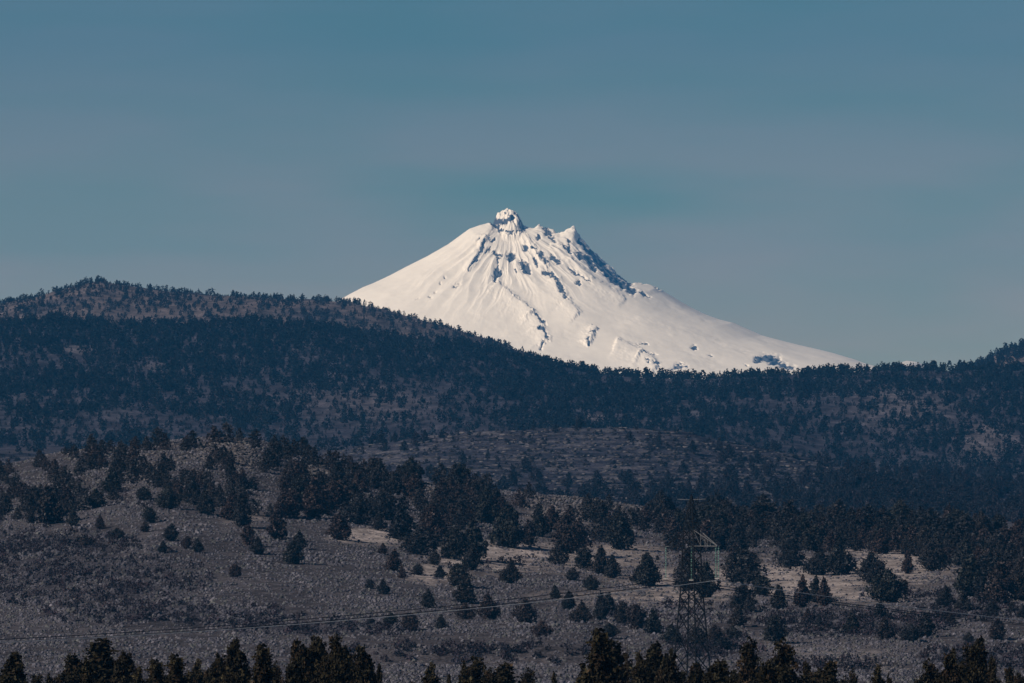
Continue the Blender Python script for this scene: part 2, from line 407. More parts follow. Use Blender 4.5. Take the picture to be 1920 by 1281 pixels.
ROCKS = [(948, 118, 946, 160, 16), (965, 138, 1010, 146, 18), (1005, 140, 1052, 118, 15), (1012, 92, 1020, 100, 8, .7), (935, 158, 995, 188, 16), (995, 188, 1050, 205, 12, .85), (1060, 200, 1100, 196, 9, .7), (1104, 140, 1112, 205, 16), (1072, 88, 1098, 130, 8, .75), (985, 100, 992, 112, 7, .7),
         (895, 265, 868, 325, 9), (868, 325, 835, 375, 10), (835, 375, 800, 425, 6), (868, 235, 850, 262, 5, .8), (925, 285, 900, 325, 6, .8), (948, 242, 940, 250, 9, .8),
         (940, 318, 990, 335, 16, .55), (968, 355, 972, 400, 8, .6), (968, 410, 955, 470, 14), (990, 432, 955, 455, 14), (958, 480, 962, 500, 6, .7), (1045, 335, 1050, 350, 24, .85), (1130, 285, 1133, 300, 16), (1203, 225, 1205, 240, 14),
         (1245, 175, 1255, 215, 13, .8), (1265, 200, 1300, 260, 14, .62), (1107, 375, 1130, 430, 16), (1130, 390, 1145, 425, 20), (1165, 298, 1230, 315, 8, .65), (1180, 350, 1200, 395, 12, .6), (1215, 330, 1245, 380, 20, .58),
         (1285, 345, 1320, 375, 20, .62), (1240, 440, 1285, 435, 12, .75), (1285, 440, 1310, 475, 14, .9), (1320, 490, 1345, 550, 14, .95), (1350, 555, 1365, 590, 10, .9), (1385, 415, 1440, 455, 7, .8), (1437, 490, 1445, 500, 12, .9),
         (1440, 455, 1510, 495, 5, .8), (1345, 280, 1390, 320, 16, .6), (1380, 240, 1385, 300, 9, .58), (1440, 240, 1450, 270, 12), (1440, 320, 1455, 345, 20), (1480, 340, 1505, 370, 22), (1505, 375, 1530, 410, 18), (1470, 280, 1540, 340, 16, .64),
         (1540, 350, 1575, 410, 24, .95), (1575, 400, 1640, 470, 26), (1560, 370, 1590, 385, 16, .8), (1640, 470, 1700, 510, 24, .9), (1690, 500, 1755, 545, 22, .95), (1660, 440, 1740, 500, 14, .66), (1800, 550, 1845, 578, 9, .7),
         (1180, 680, 1215, 715, 12, .62), (1220, 715, 1240, 740, 13, .85), (1215, 760, 1250, 790, 12, .65), (1250, 790, 1262, 830, 10, .7), (1230, 845, 1222, 880, 8, .65), (1493, 830, 1495, 855, 11, .75), (1510, 790, 1540, 790, 10, .5),
         (640, 493, 645, 500, 5, .8), (600, 550, 603, 552, 5, .6), (655, 465, 660, 470, 5, .6), (575, 578, 585, 582, 6, .5), (500, 590, 510, 585, 6, .4), (715, 515, 750, 505, 8, .4), (1075, 415, 1078, 430, 5, .7),
         (1785, 850, 1840, 850, 7, .5), (1815, 905, 1890, 910, 7, .6), (1835, 950, 1850, 965, 7, .6), (1885, 965, 1895, 970, 12, .75),
         # the far right, by the tree line
         (2106, 868, 2112, 870, 12, .9), (2198, 922, 2205, 924, 7, .8), (2475, 945, 2500, 930, 18, .95), (2510, 930, 2590, 935, 22), (2560, 955, 2610, 965, 18, .95), (2620, 975, 2680, 985, 16, .62), (2010, 985, 2060, 980, 14, .6), (1895, 968, 1905, 972, 9, .7),
         (1985, 1000, 2030, 960, 8, .6), (2405, 972, 2412, 975, 6, .7), (1870, 510, 1925, 528, 6, .7), (1790, 500, 1830, 500, 5, .4)]
for r_ in ROCKS:
    if len(r_) == 5: r_ = r_ + (1.,)
    cap(r_[0], r_[1], r_[2], r_[3], r_[4]*1.0, .5+.5*r_[5])
frontm = (cyn < .3)
rock = rock*frontm
# outcrops stand out as steps whose right side falls away
Z += -4*rock*frontm*sstep(30, 90, R) + frontm*rock*5*gn(X/9, Z/7, 119)
# long low snow rib from the upper slope to the tree line: shaded on its right
def rib_line(pts, amp, wl, wr):
    global Z
    for (xa, ya), (xb, yb) in zip(pts[:-1], pts[1:]):
        dx, dy = xb-xa, yb-ya; L = math.hypot(dx, dy)
        t = ((PA-xa)*dx+(PB-ya)*dy)/L/L
        sd = ((PA-xa)*dy-(PB-ya)*dx)/L
        end = sstep(-.08, .05, t)*(1-sstep(.95, 1.08, t))
        Z += frontm*amp*end*np.where(sd > 0, np.exp(-(sd/wr)**2), np.exp(-(sd/wl)**2))
Pz = lambda *l: [z1(a, b) for a, b in l]
rib_line(Pz((905, 240), (870, 330), (800, 430)), 5, 14, 3)
rib_line(Pz((960, 500), (1060, 590), (1170, 665), (1230, 750), (1262, 840)), 6, 22, 6)
rib_line(Pz((1100, 200), (1180, 290), (1260, 400)), 6, 10, 5)
rib_line(Pz((1300, 260), (1400, 360), (1520, 480), (1700, 590)), 5, 12, 6)
rib_line(Pz((1310, 470), (1370, 600), (1440, 680)), 5, 16, 7)
rib_line(Pz((1540, 760), (1490, 860)), 7, 14, 4)
rib_line(Pz((1660, 840), (1800, 900), (1900, 980)), 6, 20, 6)
rib_line(Pz((940, 170), (900, 240), (860, 290)), 5, 10, 4)
# summit block
sb = np.exp(-((X-(953-CX)*sM)/27.)**6-(Yr/26.)**6)
for (qx, h_, w_) in ((1010, 5, 5), (1026, 6, 5), (1074, 6, 7), (1090, 4, 5), (1035, 4, 4)):
    Z += h_*np.exp(-((X-(qx-CX)*sM)/(w_*sM))**2-(Yr/14)**2)
nrm, ncm = R.shape
ii = np.arange(nrm*ncm).reshape(nrm, ncm); ii = np.concatenate([ii, ii[:, :1]], 1)
Qm = np.stack([ii[:-1, :-1], ii[1:, :-1], ii[1:, 1:], ii[:-1, 1:]], -1).reshape(-1, 4)
me = fast_mesh('mountain', np.stack([X, Yr+DM, Z], -1).reshape(-1, 3), Qm, [M_snow], smooth=True, attrs={'rock': rock.ravel()})
tag(link_obj('mountain', me), 'snow covered volcanic peak with rocky summit behind the wooded ridge', 'mountain', kind='structure')
del R, T, X, Yr, Z, PXm, PYm, PA, PB

# ------------------------------------------------------------------ trees
def leaf_quads(cen, size, r, up=.25, asp=1.):
    """random small quads around the centres"""
    n = len(cen)
    a = r.normal(size=(n, 3)); a[:, 2] += up*2; a /= np.linalg.norm(a, axis=1)[:, None]
    b_ = r.normal(size=(n, 3)); b_ -= (b_*a).sum(1)[:, None]*a; b_ /= np.linalg.norm(b_, axis=1)[:, None]
    s = (size*(.6+.8*r.random(n)))[:, None] if np.ndim(size) else size*(.6+.8*r.random(n))[:, None]
    V = np.stack([cen-a*s*asp*.5, cen+b_*s*.32, cen+a*s*asp*.6, cen-b_*s*.32], 1).reshape(-1, 3)
    return V, np.arange(n*4).reshape(n, 4)

def crown_pts(r, H, Rr, shape, ncl, nleaf, z0=.06):
    """leaf centres and a lightness value per leaf, clumps on a lobed envelope"""
    t = r.random(ncl*6)
    def prf(t):
        if shape == 'cone': return (1-t)**.85*(.35+.65*sstep(0, .16, t))*1.05+.03
        if shape == 'spire': return np.minimum(1, (1-t)*1.5)**.85*(.5+.5*sstep(0, .2, t))*.95+.03
        if shape == 'oval': return np.sqrt(np.clip(1-(2*t-.9)**2/1.25, .02, 1))*(1-.25*t)
        return np.sqrt(np.clip(1-(1.15*t)**2.4, .03, 1))*(.6+.4*sstep(0, .3, t))   # dome
    keep = r.random(len(t)) < prf(t)/1.1+.06
    t = t[keep][:ncl]; n = len(t); ph = r.random(n)*2*math.pi
    k = r.integers(2, 5); p0 = r.random(4)*6.28
    lobe = 1+.27*np.sin(k*ph+p0[0]+3*t)+.14*np.sin((k+2)*ph+p0[1]-7*t)+.14*np.sin(9*t*2+p0[2]+ph)
    rho = (.45+.55*r.random(n)**.5)*lobe*prf(t)*Rr
    c = np.stack([rho*np.cos(ph), rho*np.sin(ph), H*(z0+(1-z0)*t)*(1+.02*r.normal(size=n))], 1)
    lean = np.array([r.normal()*.05, r.normal()*.05])*Rr*2
    c[:, :2] += np.outer(t, lean)
    cr = Rr*(.13+.13*r.random(n))*(1-.45*t)
    li = r.normal(size=n)*.34
    q = np.repeat(np.arange(n), nleaf)
    off = r.normal(size=(len(q), 3))*.55; off[:, 2] *= 1.25
    pts = c[q]+off*cr[q][:, None]
    pts[:, 2] = np.maximum(pts[:, 2], H*.02)
    # leaves filling the inside of the crown
    m_ = len(pts)//4; ti = r.random(m_)**1.1*.95; pi_ = r.random(m_)*6.283; ri = prf(ti)*Rr*.62*r.random(m_)**.5
    inner = np.stack([ri*np.cos(pi_), ri*np.sin(pi_), H*(z0+(1-z0)*ti)], 1); inner[:, :2] += np.outer(ti, lean)
    return np.vstack([pts, inner]), np.concatenate([li[q]+.18*r.normal(size=len(q)), .2*r.normal(size=m_)]), c, cr

def tree_variant(seed, shape, H, Rr, ncl, nleaf, ls, base, z0=.06, mat=None, brown=0.):
    r = np.random.default_rng(seed)
    pts, li, cl, cr = crown_pts(r, H, Rr, shape, ncl, nleaf, z0)
    V, Qd = leaf_quads(pts, ls, r)
    col = np.array(base)[None]*np.exp(li*1.1)[:, None]
    if brown:
        br = r.random(len(cl)) < brown; q = np.repeat(br, nleaf); q = np.concatenate([q, np.zeros(len(li)-len(q), bool)])
        col[q] = np.array((.027, .019, .012))*np.exp(li[q])[:, None]
    col = np.repeat(np.clip(col, .002, .3), 4, axis=0)
    crown = fast_mesh('crown', V, Qd, [mat or M_leaf], col)
    mb = MB()
    tw = H*.022+.04
    top = np.array([r.normal()*.08*Rr, r.normal()*.08*Rr, H*.9])
    pa = [np.array([0, 0, -.5]), np.array([r.normal()*.06, r.normal()*.06, H*.3]), top*np.array([.7, .7, .72]), top]
    mb.path(pa, [tw*1.5, tw, tw*.6, tw*.15], 6)
    for j in r.permutation(len(cl))[:int(min(26, len(cl)*.25))]:
        e = cl[j]; s = np.array([0, 0, max(.12*H, e[2]-.35*np.hypot(e[0], e[1])-.1*H)])
        mb.path([s, (s+e)/2+np.array([0, 0, -.03*H]), e], [tw*.45, tw*.28, tw*.08], 4)
    me = bpy.data.meshes.new('trunk'); me.from_pydata(np.vstack(mb.V).tolist(), [], mb.Fc); me.materials.append(M_bark)
    return crown, me, (pts, li)

GREEN = (.0235, .0235, .0270)
NEARG = (.0180, .0155, .0088)
mid = []
for i, (sh, Rr) in enumerate([('cone', 2.6), ('cone', 2.1), ('spire', 1.9), ('oval', 2.4), ('dome', 2.8), ('cone', 3.0), ('oval', 2.9), ('spire', 2.3), ('dome', 3.2), ('cone', 1.8)]):
    mid.append((sh, Rr)+tree_variant(100+i, sh, 7.0, Rr, 190, 14, .46, GREEN, z0=.05 if sh != 'oval' else .1)[:2])

def put_tree(var, x, d, z, Hh, Ww, name, parts=True):
    """var: (shape, R, crown mesh, trunk mesh, H); Hh, Ww are wanted height and width in metres"""
    sh, Rr, cm, tm = var[:4]; H0 = var[4] if len(var) > 4 else 7.0
    e = bpy.data.objects.new(name, None); LINK(e); e.empty_display_size = .5
    e.location = (x, d, z-.05); e.rotation_euler = (0, 0, random.random()*6.28)
    sx = Ww/(2*Rr)/1.0; e.scale = (sx, sx, Hh/H0)
    for n_, m_ in (('crown', cm), ('trunk', tm)):
        o = bpy.data.objects.new(n_, m_); LINK(o); o.parent = e
    return e

# ---- the open-standing junipers of the near slope: x, top, bottom, width in the photograph
A_, B_, C_ = lambda v: (v[0]*.3912, 780+v[1]*.3911, 780+v[2]*.3911, v[3]*.3912), lambda v: (600+v[0]*.3912, 780+v[1]*.3911, 780+v[2]*.3911, v[3]*.3912), lambda v: (1400+v[0]*.313, 880+v[1]*.313, 880+v[2]*.313, v[3]*.313)
D_ = lambda v: (1100+v[0]*.313, 880+v[1]*.313, 880+v[2]*.313, v[3]*.313)
open_trees = [A_(v) for v in [(460, 350, 440, 70), (690, 340, 405, 80), (805, 345, 450, 95), (350, 445, 530, 50), (478, 480, 545, 50), (720, 440, 515, 60), (695, 505, 560, 45), (820, 520, 600, 70), (780, 600, 660, 45),
                              (560, 540, 595, 70), (950, 590, 655, 55), (895, 580, 640, 40), (1130, 715, 775, 60), (1190, 530, 625, 60), (1235, 580, 665, 60), (1430, 555, 640, 70), (1405, 600, 710, 90), (1330, 450, 595, 80),
                              (985, 360, 480, 80), (1100, 390, 500, 80), (1160, 350, 535, 80), (925, 290, 400, 70), (240, 340, 520, 130), (150, 470, 520, 40), (415, 585, 630, 80), (1500, 300, 490, 120), (540, 260, 370, 90), (1080, 940-0, 0, 0)] if v[3]]
open_trees += [B_(v) for v in [(95, 470, 595, 120), (280, 480, 550, 65), (300, 610, 665, 45), (350, 645, 745, 80), (395, 725, 780, 40), (470, 715, 765, 55), (305, 785, 855, 60), (240, 785, 830, 40), (390, 430, 595, 130), (545, 430, 600, 140),
                               (480, 540, 665, 150), (550, 655, 715, 55), (575, 720, 780, 50), (665, 715, 820, 100), (700, 770, 900, 100), (735, 500, 690, 120), (640, 540, 690, 110), (725, 620, 740, 90), (515, 835, 920, 70),
                               (910, 690, 805, 85), (900, 430, 630, 180), (1000, 500, 620, 70), (430, 950, 1030, 80), (340, 945, 1000, 70), (580, 955, 1025, 55), (695, 900, 975, 80), (810, 850, 975, 90), (985, 880, 995, 100),
                               (1065, 985, 1060, 80), (1130, 815, 880, 55), (1190, 840, 930, 75), (1210, 730, 790, 55), (1300, 765, 835, 70), (1250, 890, 990, 90), (1345, 850, 980, 75), (1385, 850, 960, 80), (1450, 895, 1000, 65), (1520, 910, 1030, 85),
                               (1600, 930, 1045, 80), (1390, 995, 1060, 80), (1570, 670, 815, 115), (1145, 600, 715, 90), (1200, 460, 660, 180), (1265, 640, 740, 80), (1340, 630, 760, 90), (1400, 670, 780, 70), (1440, 470, 640, 150),
                               (180, 380, 520, 130), (300, 390, 500, 100), (800, 350, 520, 100), (1050, 430, 580, 90), (80, 320, 450, 110), (240, 960, 1005, 22)]]
open_trees += [C_(v) for v in [(195, 695, 840, 90), (330, 645, 830, 90), (410, 650, 800, 80), (470, 660, 820, 95), (260, 430, 600, 150), (430, 470, 635, 150), (560, 430, 635, 165), (750, 500, 685, 165), (840, 610, 800, 190), (795, 800, 900, 60),
                               (965, 500, 630, 60), (1120, 430, 610, 180), (1185, 700, 830, 105), (360, 840, 920, 55), (170, 885, 1045, 120), (435, 875, 940, 40), (630, 860, 990, 95), (830, 890, 1020, 105), (980, 930, 1035, 105),
                               (1070, 860, 1005, 110), (1220, 865, 940, 60), (1295, 730, 860, 105), (1340, 520, 760, 170), (1510, 560, 810, 190), (1500, 900, 1025, 110), (1585, 800, 860, 50), (1650, 810, 900, 60), (1470, 800, 890, 80),
                               (1330, 980, 1040, 60), (90, 640, 760, 110), (15, 750, 860, 70), (1420, 650, 800, 110), (1640, 600, 790, 110), (940, 690, 745, 60)]]
open_trees += [D_(v) for v in [(355, 515, 700, 140), (605, 480, 730, 150), (715, 560, 770, 130), (935, 700, 850, 130), (905, 825, 950, 95), (930, 490, 690, 220), (770, 935, 1040, 105), (870, 940, 1030, 95), (515, 930, 1050, 115),
                               (665, 950, 1060, 95), (820, 1010, 1090, 120), (425, 515, 545, 22)]]
cands = []    # (screen size, payload) of every slope tree; the largest stand as individuals
for (tx, ty, by, w) in open_trees:
    p = locate(tx, min(by, 1259), 1900, 3100)
    if p is None: continue
    x, d, z = p; pm = F/d
    hh = (by-ty)/pm; ww = w/pm
    asp = hh/ww
    if asp > 1.75: ch = [2, 7, 9]
    elif asp > 1.15: ch = [0, 1, 5, 3, 7]
    else: ch = [4, 6, 8, 5]
    cands.append([10+(by-ty), True, tx, by, by-ty, w, x, d, z, hh*1.04, ww*1.1, random.choice(ch)])

# ---- the belt of trees on and below the crest of the slope
low = np.array([(0, 985), (100, 975), (200, 955), (300, 930), (360, 955), (450, 968), (520, 975), (600, 975), (680, 965), (760, 985), (860, 1000), (930, 965), (1000, 975), (1050, 1015), (1150, 1020), (1260, 1035), (1380, 1050),
                (1480, 1035), (1600, 1040), (1700, 1045), (1790, 1060), (1860, 1090), (1920, 1115), (2000, 1120)], float)
gaps = [(430, 843, 55, 12), (600, 885, 28, 12), (455, 868, 22, 26), (800, 915, 22, 16), (1060, 940, 75, 22), (1180, 945, 38, 24), (945, 930, 30, 14), (690, 935, 30, 10), (300, 860, 45, 10), (60, 895, 40, 14), (180, 905, 40, 22),
        (1000, 965, 50, 14), (1200, 1010, 60, 14), (1100, 990, 30, 10), (770, 970, 25, 12), (500, 935, 26, 12), (1440, 1035, 60, 8), (1290, 1010, 25, 12), (250, 915, 40, 14), (350, 880, 26, 12), (120, 870, 30, 8)]
tries = 0; nb = 0
occ = []
while nb < 520 and tries < 20000:
    tries += 1
    tx = random.uniform(-40, 1960)
    yc = float(np.interp(tx, *np.array(LINES[15][1][1]).T)); yl = float(np.interp(tx, low[:, 0], low[:, 1]))
    by = yc+1+(yl-yc-1)*random.random()**(.9 if tx > 700 else 1.0)
    if any(((tx-g[0])/g[2])**2+((by-8-g[1])/(g[3]+6))**2 < 1 for g in gaps): continue
    if tx < 600 and random.random() < .14*(.8+gn(np.array([tx/60]), np.array([by/25]), 9)[0]*2): continue
    if any(abs(o[0]-tx) < 11 and abs(o[1]-by) < 5 for o in occ): continue
    p = locate(tx, by, 2000, 3060)
    if p is None: continue
    occ.append((tx, by)); nb += 1
    x, d, z = p; pm = F/d
    hpx = random.uniform(27, 49)*(1.0 if tx > 500 else .82)*(.85+.25*random.random())*(1.12 if tx > 1250 else 1)
    if by < yc+4: hpx *= .8
    w = hpx*random.uniform(.65, 1.0)
    cands.append([hpx, False, tx, by, hpx, w, x, d, z, hpx/pm, w/pm, random.choice([0, 0, 1, 2, 3, 4, 5, 6, 7, 8])])
vis = [c_ for c_ in cands if -25 < c_[2] < 1945]
vis.sort(key=lambda c_: -c_[0]-(100 if c_[1] else 0))

# ------------------------------------------------------------------ foreground trees: x, top row, width, shape
fore = [(26, 1222, 50, 'spire'), (70, 1262, 60, 'dome'), (112, 1268, 34, 'dome'), (141, 1227, 50, 'oval'), (162, 1238, 36, 'cone'), (200, 1193, 66, 'spire'), (232, 1222, 44, 'oval'), (254, 1254, 36, 'cone'), (287, 1232, 40, 'spire'),
        (324, 1222, 42, 'spire'), (364, 1243, 42, 'cone'), (409, 1226, 34, 'oval'), (442, 1199, 42, 'oval'), (485, 1203, 44, 'spire'), (520, 1250, 40, 'dome'), (563, 1200, 44, 'oval'), (592, 1194, 54, 'oval'), (625, 1188, 70, 'dome'), (602, 1242, 100, 'dome'),
        (648, 1212, 40, 'oval'), (680, 1211, 46, 'oval'), (710, 1243, 16, 'spire'), (800, 1250, 48, 'cone'), (846, 1261, 16, 'spire'), (868, 1246, 30, 'cone'), (890, 1232, 46, 'oval'), (956, 1241, 118, 'dome'), (1040, 1265, 26, 'cone'),
        (1116, 1173, 52, 'spire'), (1095, 1262, 50, 'dome'), (1147, 1202, 62, 'oval'), (1206, 1228, 40, 'cone'), (1226, 1204, 50, 'spire'), (1254, 1218, 40, 'oval'), (1282, 1256, 44, 'dome'), (1306, 1243, 44, 'oval'), (1344, 1238, 60, 'oval'),
        (1402, 1208, 78, 'dome'), (1440, 1240, 46, 'oval'), (1472, 1210, 92, 'dome'), (1508, 1238, 50, 'dome'), (1563, 1237, 88, 'dome'), (1600, 1264, 40, 'dome'), (1638, 1252, 38, 'cone'), (1744, 1246, 66, 'dome'),
        (1782, 1226, 66, 'dome'), (1815, 1206, 72, 'dome'), (1834, 1194, 40, 'spire'), (1860, 1240, 40, 'dome'), (1888, 1250, 60, 'dome'), (1914, 1262, 44, 'oval'),
        (5, 1262, 50, 'dome'), (96, 1272, 50, 'dome'), (180, 1262, 60, 'dome'), (225, 1262, 50, 'oval'), (305, 1266, 50, 'dome'), (345, 1264, 46, 'cone'), (390, 1262, 50, 'dome'), (425, 1256, 44, 'dome'), (462, 1254, 50, 'dome'), (545, 1252, 70, 'dome'),
        (660, 1252, 60, 'dome'), (700, 1262, 40, 'oval'), (920, 1262, 60, 'dome'), (990, 1262, 60, 'dome'), (1130, 1242, 60, 'oval'), (1170, 1250, 60, 'dome'), (1240, 1250, 50, 'dome'), (1325, 1262, 60, 'dome'), (1372, 1254, 60, 'dome'),
        (1530, 1262, 70, 'dome'), (1720, 1270, 50, 'dome'), (1765, 1256, 60, 'dome'), (1845, 1258, 60, 'dome'), (775, 1276, 40, 'dome'), (1668, 1272, 30, 'dome')]
fore.sort(key=lambda v: v[0])
nearv = {}
for i, (sh, Rr, br) in enumerate([('spire', 1.5, .05), ('spire', 1.7, .12), ('oval', 1.6, .05), ('oval', 1.9, .15), ('dome', 2.6, .12), ('dome', 2.4, .4), ('cone', 1.9, .1)]):
    base = NEARG if i % 2 == 0 else (.0140, .0128, .0080)
    nearv.setdefault(sh, []).append((sh, Rr)+tree_variant(300+i, sh, 9.0, Rr, 420, 34, .23, base, z0=.08, mat=M_leaf_near, brown=br)[:2]+(9.0,))
ordn = 'first second third fourth fifth sixth seventh eighth ninth tenth eleventh twelfth thirteenth fourteenth fifteenth sixteenth seventeenth eighteenth nineteenth twentieth'.split()
def ordinal(i):
    if i < 20: return ordn[i]
    t_, o_ = divmod(i+1, 10)
    w_ = {2: 'twenty', 3: 'thirty', 4: 'forty', 5: 'fifty', 6: 'sixty', 7: 'seventy', 8: 'eighty'}[t_]
    return w_[:-1]+'ieth' if o_ == 0 else w_+'-'+ordn[o_-1]
shape_word = {'spire': 'pointed', 'oval': 'upright oval', 'dome': 'round-topped', 'cone': 'conical'}
for i, (tx, ty, w, sh) in enumerate(fore):
    d = 640+((i*37) % 11)*14.0 + (60 if ty > 1240 else 0)
    x = (tx-CX)*d/F; z = float(height(x, d)); hh = (HY-ty)*d/F-z; pm = F/d
    # the given width is what shows near the top, the crown widens below
    ww = w/pm*(2.1 if sh in ('spire', 'cone') else 1.5)
    v = nearv[sh][i % len(nearv[sh])]
    e = put_tree(v, x, d, z, hh*.985, ww, 'juniper_tree')
    side = 'tall' if ty < 1212 else ('low' if ty > 1240 else 'medium')
    tag(e, f'{side} {shape_word[sh]} brown-green juniper, {ordinal(i)} from the left along the bottom edge', 'tree', 'foreground juniper tops along the bottom edge')
# bare dead stem beside the tallest foreground tree
d = 640; x = (1176-CX)*d/F; z = float(height(x, d)); top = (HY-1207)*d/F
mb = MB(); mb.path([np.array([0, 0, -.3]), np.array([.05, 0, 2.5]), np.array([-.03, .02, 5.0]), np.array([.02, 0, top-z])], [.09, .07, .045, .012], 6)
for k in range(16):
    h_ = top-z-.3-k*.22; a_ = random.random()*6.28; l_ = .15+.03*k
    mb.path([np.array([0, 0, h_]), np.array([math.cos(a_)*l_, math.sin(a_)*l_, h_+.16]), np.array([math.cos(a_)*l_*1.5, math.sin(a_)*l_*1.5, h_+.36])], [.022, .014, .005], 4)
e = bpy.data.objects.new('dead_tree', None); LINK(e); e.location = (x, d, z)
mb.build('trunk', M_bark, e); tag(e, 'thin bare dead stem right of the tallest foreground juniper', 'tree')

# ------------------------------------------------------------------ individuals on the slope
NIND = 300-len(fore)-1
ind, rest = vis[:NIND], vis[NIND:]+[c_ for c_ in cands if not (-25 < c_[2] < 1945)]
def zone(c_):
    tx, by = c_[2], c_[3]
    if tx < 250: return 'far left grey sagebrush slope'
    if tx < 660: return 'sagebrush slope below the left knoll'
    if tx < 860: return 'slope right below the knoll'
    if tx < 1225: return 'meadow left of the tower' if by < 1125 else 'sagebrush left of the tower'
    if tx < 1385: return 'ground behind the tower'
    return 'meadow right of the tower' if by < 1150 else 'lower right brush strip'
zs = {}
for c_ in ind:
    if c_[1]: zs.setdefault(zone(c_), []).append(c_)
for zn, l in zs.items():
    l.sort(key=lambda c_: c_[2])
    for i, c_ in enumerate(l):
        v = mid[c_[11]]; e = put_tree(v, *c_[6:9], c_[9], c_[10], 'juniper_tree')
        size = 'small' if c_[4] < 28 else ('large' if c_[4] > 58 else 'mid-sized')
        asp = c_[4]/c_[5]; shw = 'slim' if asp > 1.7 else ('bushy' if asp > 1.2 else 'broad')
        tag(e, f'{size} {shw} dark juniper, {ordinal(i)} from the left on the {zn}', 'tree', 'open-standing junipers on the near slope')
for c_ in ind:
    if c_[1]: continue
    e = put_tree(mid[c_[11]], *c_[6:9], c_[9], c_[10], 'juniper_tree')
    tx = c_[2]
    wh = ('left knoll top' if tx < 330 else 'knoll summit' if tx < 640 else 'crest right of the knoll' if tx < 950 else 'crest left of the tower head' if tx < 1250
          else 'crest behind the tower' if tx < 1560 else 'crest at the far right')
    tag(e, f'dark crowded juniper in the tree belt along the {wh}', 'tree', f'belt junipers on the {wh}')

# ------------------------------------------------------------------ the rest of the wood as one object
def far_variant(seed, sh, H, Rr, ncl, nleaf, ls):
    r = np.random.default_rng(seed)
    pts, li, _, _ = crown_pts(r, H, Rr, sh, ncl, nleaf, .04)
    V, Qd = leaf_quads(pts, ls, r); return V, np.repeat(np.exp(li*.9), 4)
bigv = [far_variant(500+i, sh, 7, R_, 90, 7, .6) for i, (sh, R_) in enumerate([('cone', 2.5), ('oval', 2.5), ('spire', 2.1), ('dome', 2.8), ('cone', 2.9)])]
smv = [far_variant(520+i, sh, 7, R_, 26, 4, 1.15) for i, (sh, R_) in enumerate([('cone', 2.3), ('oval', 2.4), ('spire', 2.0), ('dome', 2.6), ('cone', 2.8), ('oval', 2.1)])]
FV, FC, = [], []
def bake(var, x, d, z, sx, sz, col):
    V, li = var; a = random.random()*6.28; ca, sa = math.cos(a), math.sin(a)
    W = np.empty_like(V); W[:, 0] = (V[:, 0]*ca-V[:, 1]*sa)*sx+x; W[:, 1] = (V[:, 0]*sa+V[:, 1]*ca)*sx+d; W[:, 2] = V[:, 2]*sz+z-.1
    FV.append(W.astype(np.float32)); FC.append((li[:, None]*np.array(col)[None]).astype(np.float32))
def jcol(base, f=.2, brown=.0):
    c_ = np.array(base)*math.exp(random.gauss(0, f))
    if random.random() < brown: c_ = c_*np.array((1.3, 1.05, 1.0))
    return c_
for c_ in rest:
    bake(random.choice(bigv), *c_[6:9], c_[10]/5, c_[9]/7, jcol(GREEN, .2, .3))
def scatter(n, d0, d1, pxr, dens, hpx, col, var, brown=0., yr=None, wr=(.85, 1.3)):
    """even in the picture over the ground between two distances: one tree per patch of slope the photo shows"""
    x0, x1 = pxr; grid = np.linspace(x0, x1, 90); dg = np.linspace(d0, d1, 260)
    P_, D2 = np.meshgrid(grid, dg, indexing='ij'); Yg = py_of(height((P_-CX)*D2/F, D2), D2)
    runmin = np.minimum.accumulate(np.concatenate([np.full((len(grid), 1), 9999.), Yg[:, :-1]], 1), 1)
    w = np.clip(runmin-Yg, 0, 40); w[:, 0] = 0; w += .12     # a few stand on hidden ground too
    w = w.ravel()/w.sum(); pick = rng.choice(len(w), size=n, p=w)
    pxs = P_.ravel()[pick]+rng.uniform(-.5, .5, n)*(grid[1]-grid[0]); ds = D2.ravel()[pick]+rng.uniform(-.5, .5, n)*(dg[1]-dg[0])
    xs = (pxs-CX)*ds/F; zs_ = height(xs, ds); ys = py_of(zs_, ds)
    keep = rng.random(n) < dens(pxs, ys, xs, ds)
    for x, d, z in zip(xs[keep], ds[keep], zs_[keep]):
        h_ = random.uniform(*hpx); s = h_/7; bake(random.choice(var), x, d, z, s*random.uniform(*wr), s, jcol(col, .22, brown))
    return int(keep.sum())
def e_(P, Y, cx, cy, rx, ry): return np.clip(1-((P-cx)/rx)**2-((Y-cy)/ry)**2, 0, 1)
def d_ridge(P, Y, X_, D_):
    f = .52+1.5*fbm(X_/110, D_/330, 61, 3)
    f += .55*e_(P, Y, 500, 640, 900, 60)+.5*e_(P, Y, 1300, 735, 500, 55)+.35*e_(P, Y, 1150, 790, 400, 30)
    f -= .45*e_(P, Y, 760, 765, 260, 45)+.9*e_(P, Y, 1850, 830, 60, 40)+.5*e_(P, Y, 1650, 790, 220, 60)+1.6*e_(P, Y, 1110, 786, 35, 12)+.35*e_(P, Y, 1500, 790, 420, 70)+1.2*e_(P, Y, 290, 690, 30, 8)+1.0*e_(P, Y, 150, 658, 30, 12)+.5*e_(P, Y, 450, 800, 420, 55)
    return np.clip(f, .12, 1)
n1_ = scatter(13200, 6150, 7980, (-320, 2240), d_ridge, (4.6, 8.6), (.0075, .011, .014), smv)  # darker tint than the far hill trees stands in for cloud shadow
n2_ = scatter(1260, 7900, 8120, (-320, 2240), lambda P, Y, X_, D_: np.clip(.35+.6*sstep(700, 950, P)+1.2*gn(X_/30, D_/90, 71), .1, 1), (4., 9.5), (.0075, .011, .014), smv)
n3_ = scatter(2300, 8750, 9820, (-320, 1100), lambda P, Y, X_, D_: np.clip(.55+1.3*fbm(X_/90, D_/200, 63, 3), .15, 1), (4, 7), (.016, .018, .021), smv)
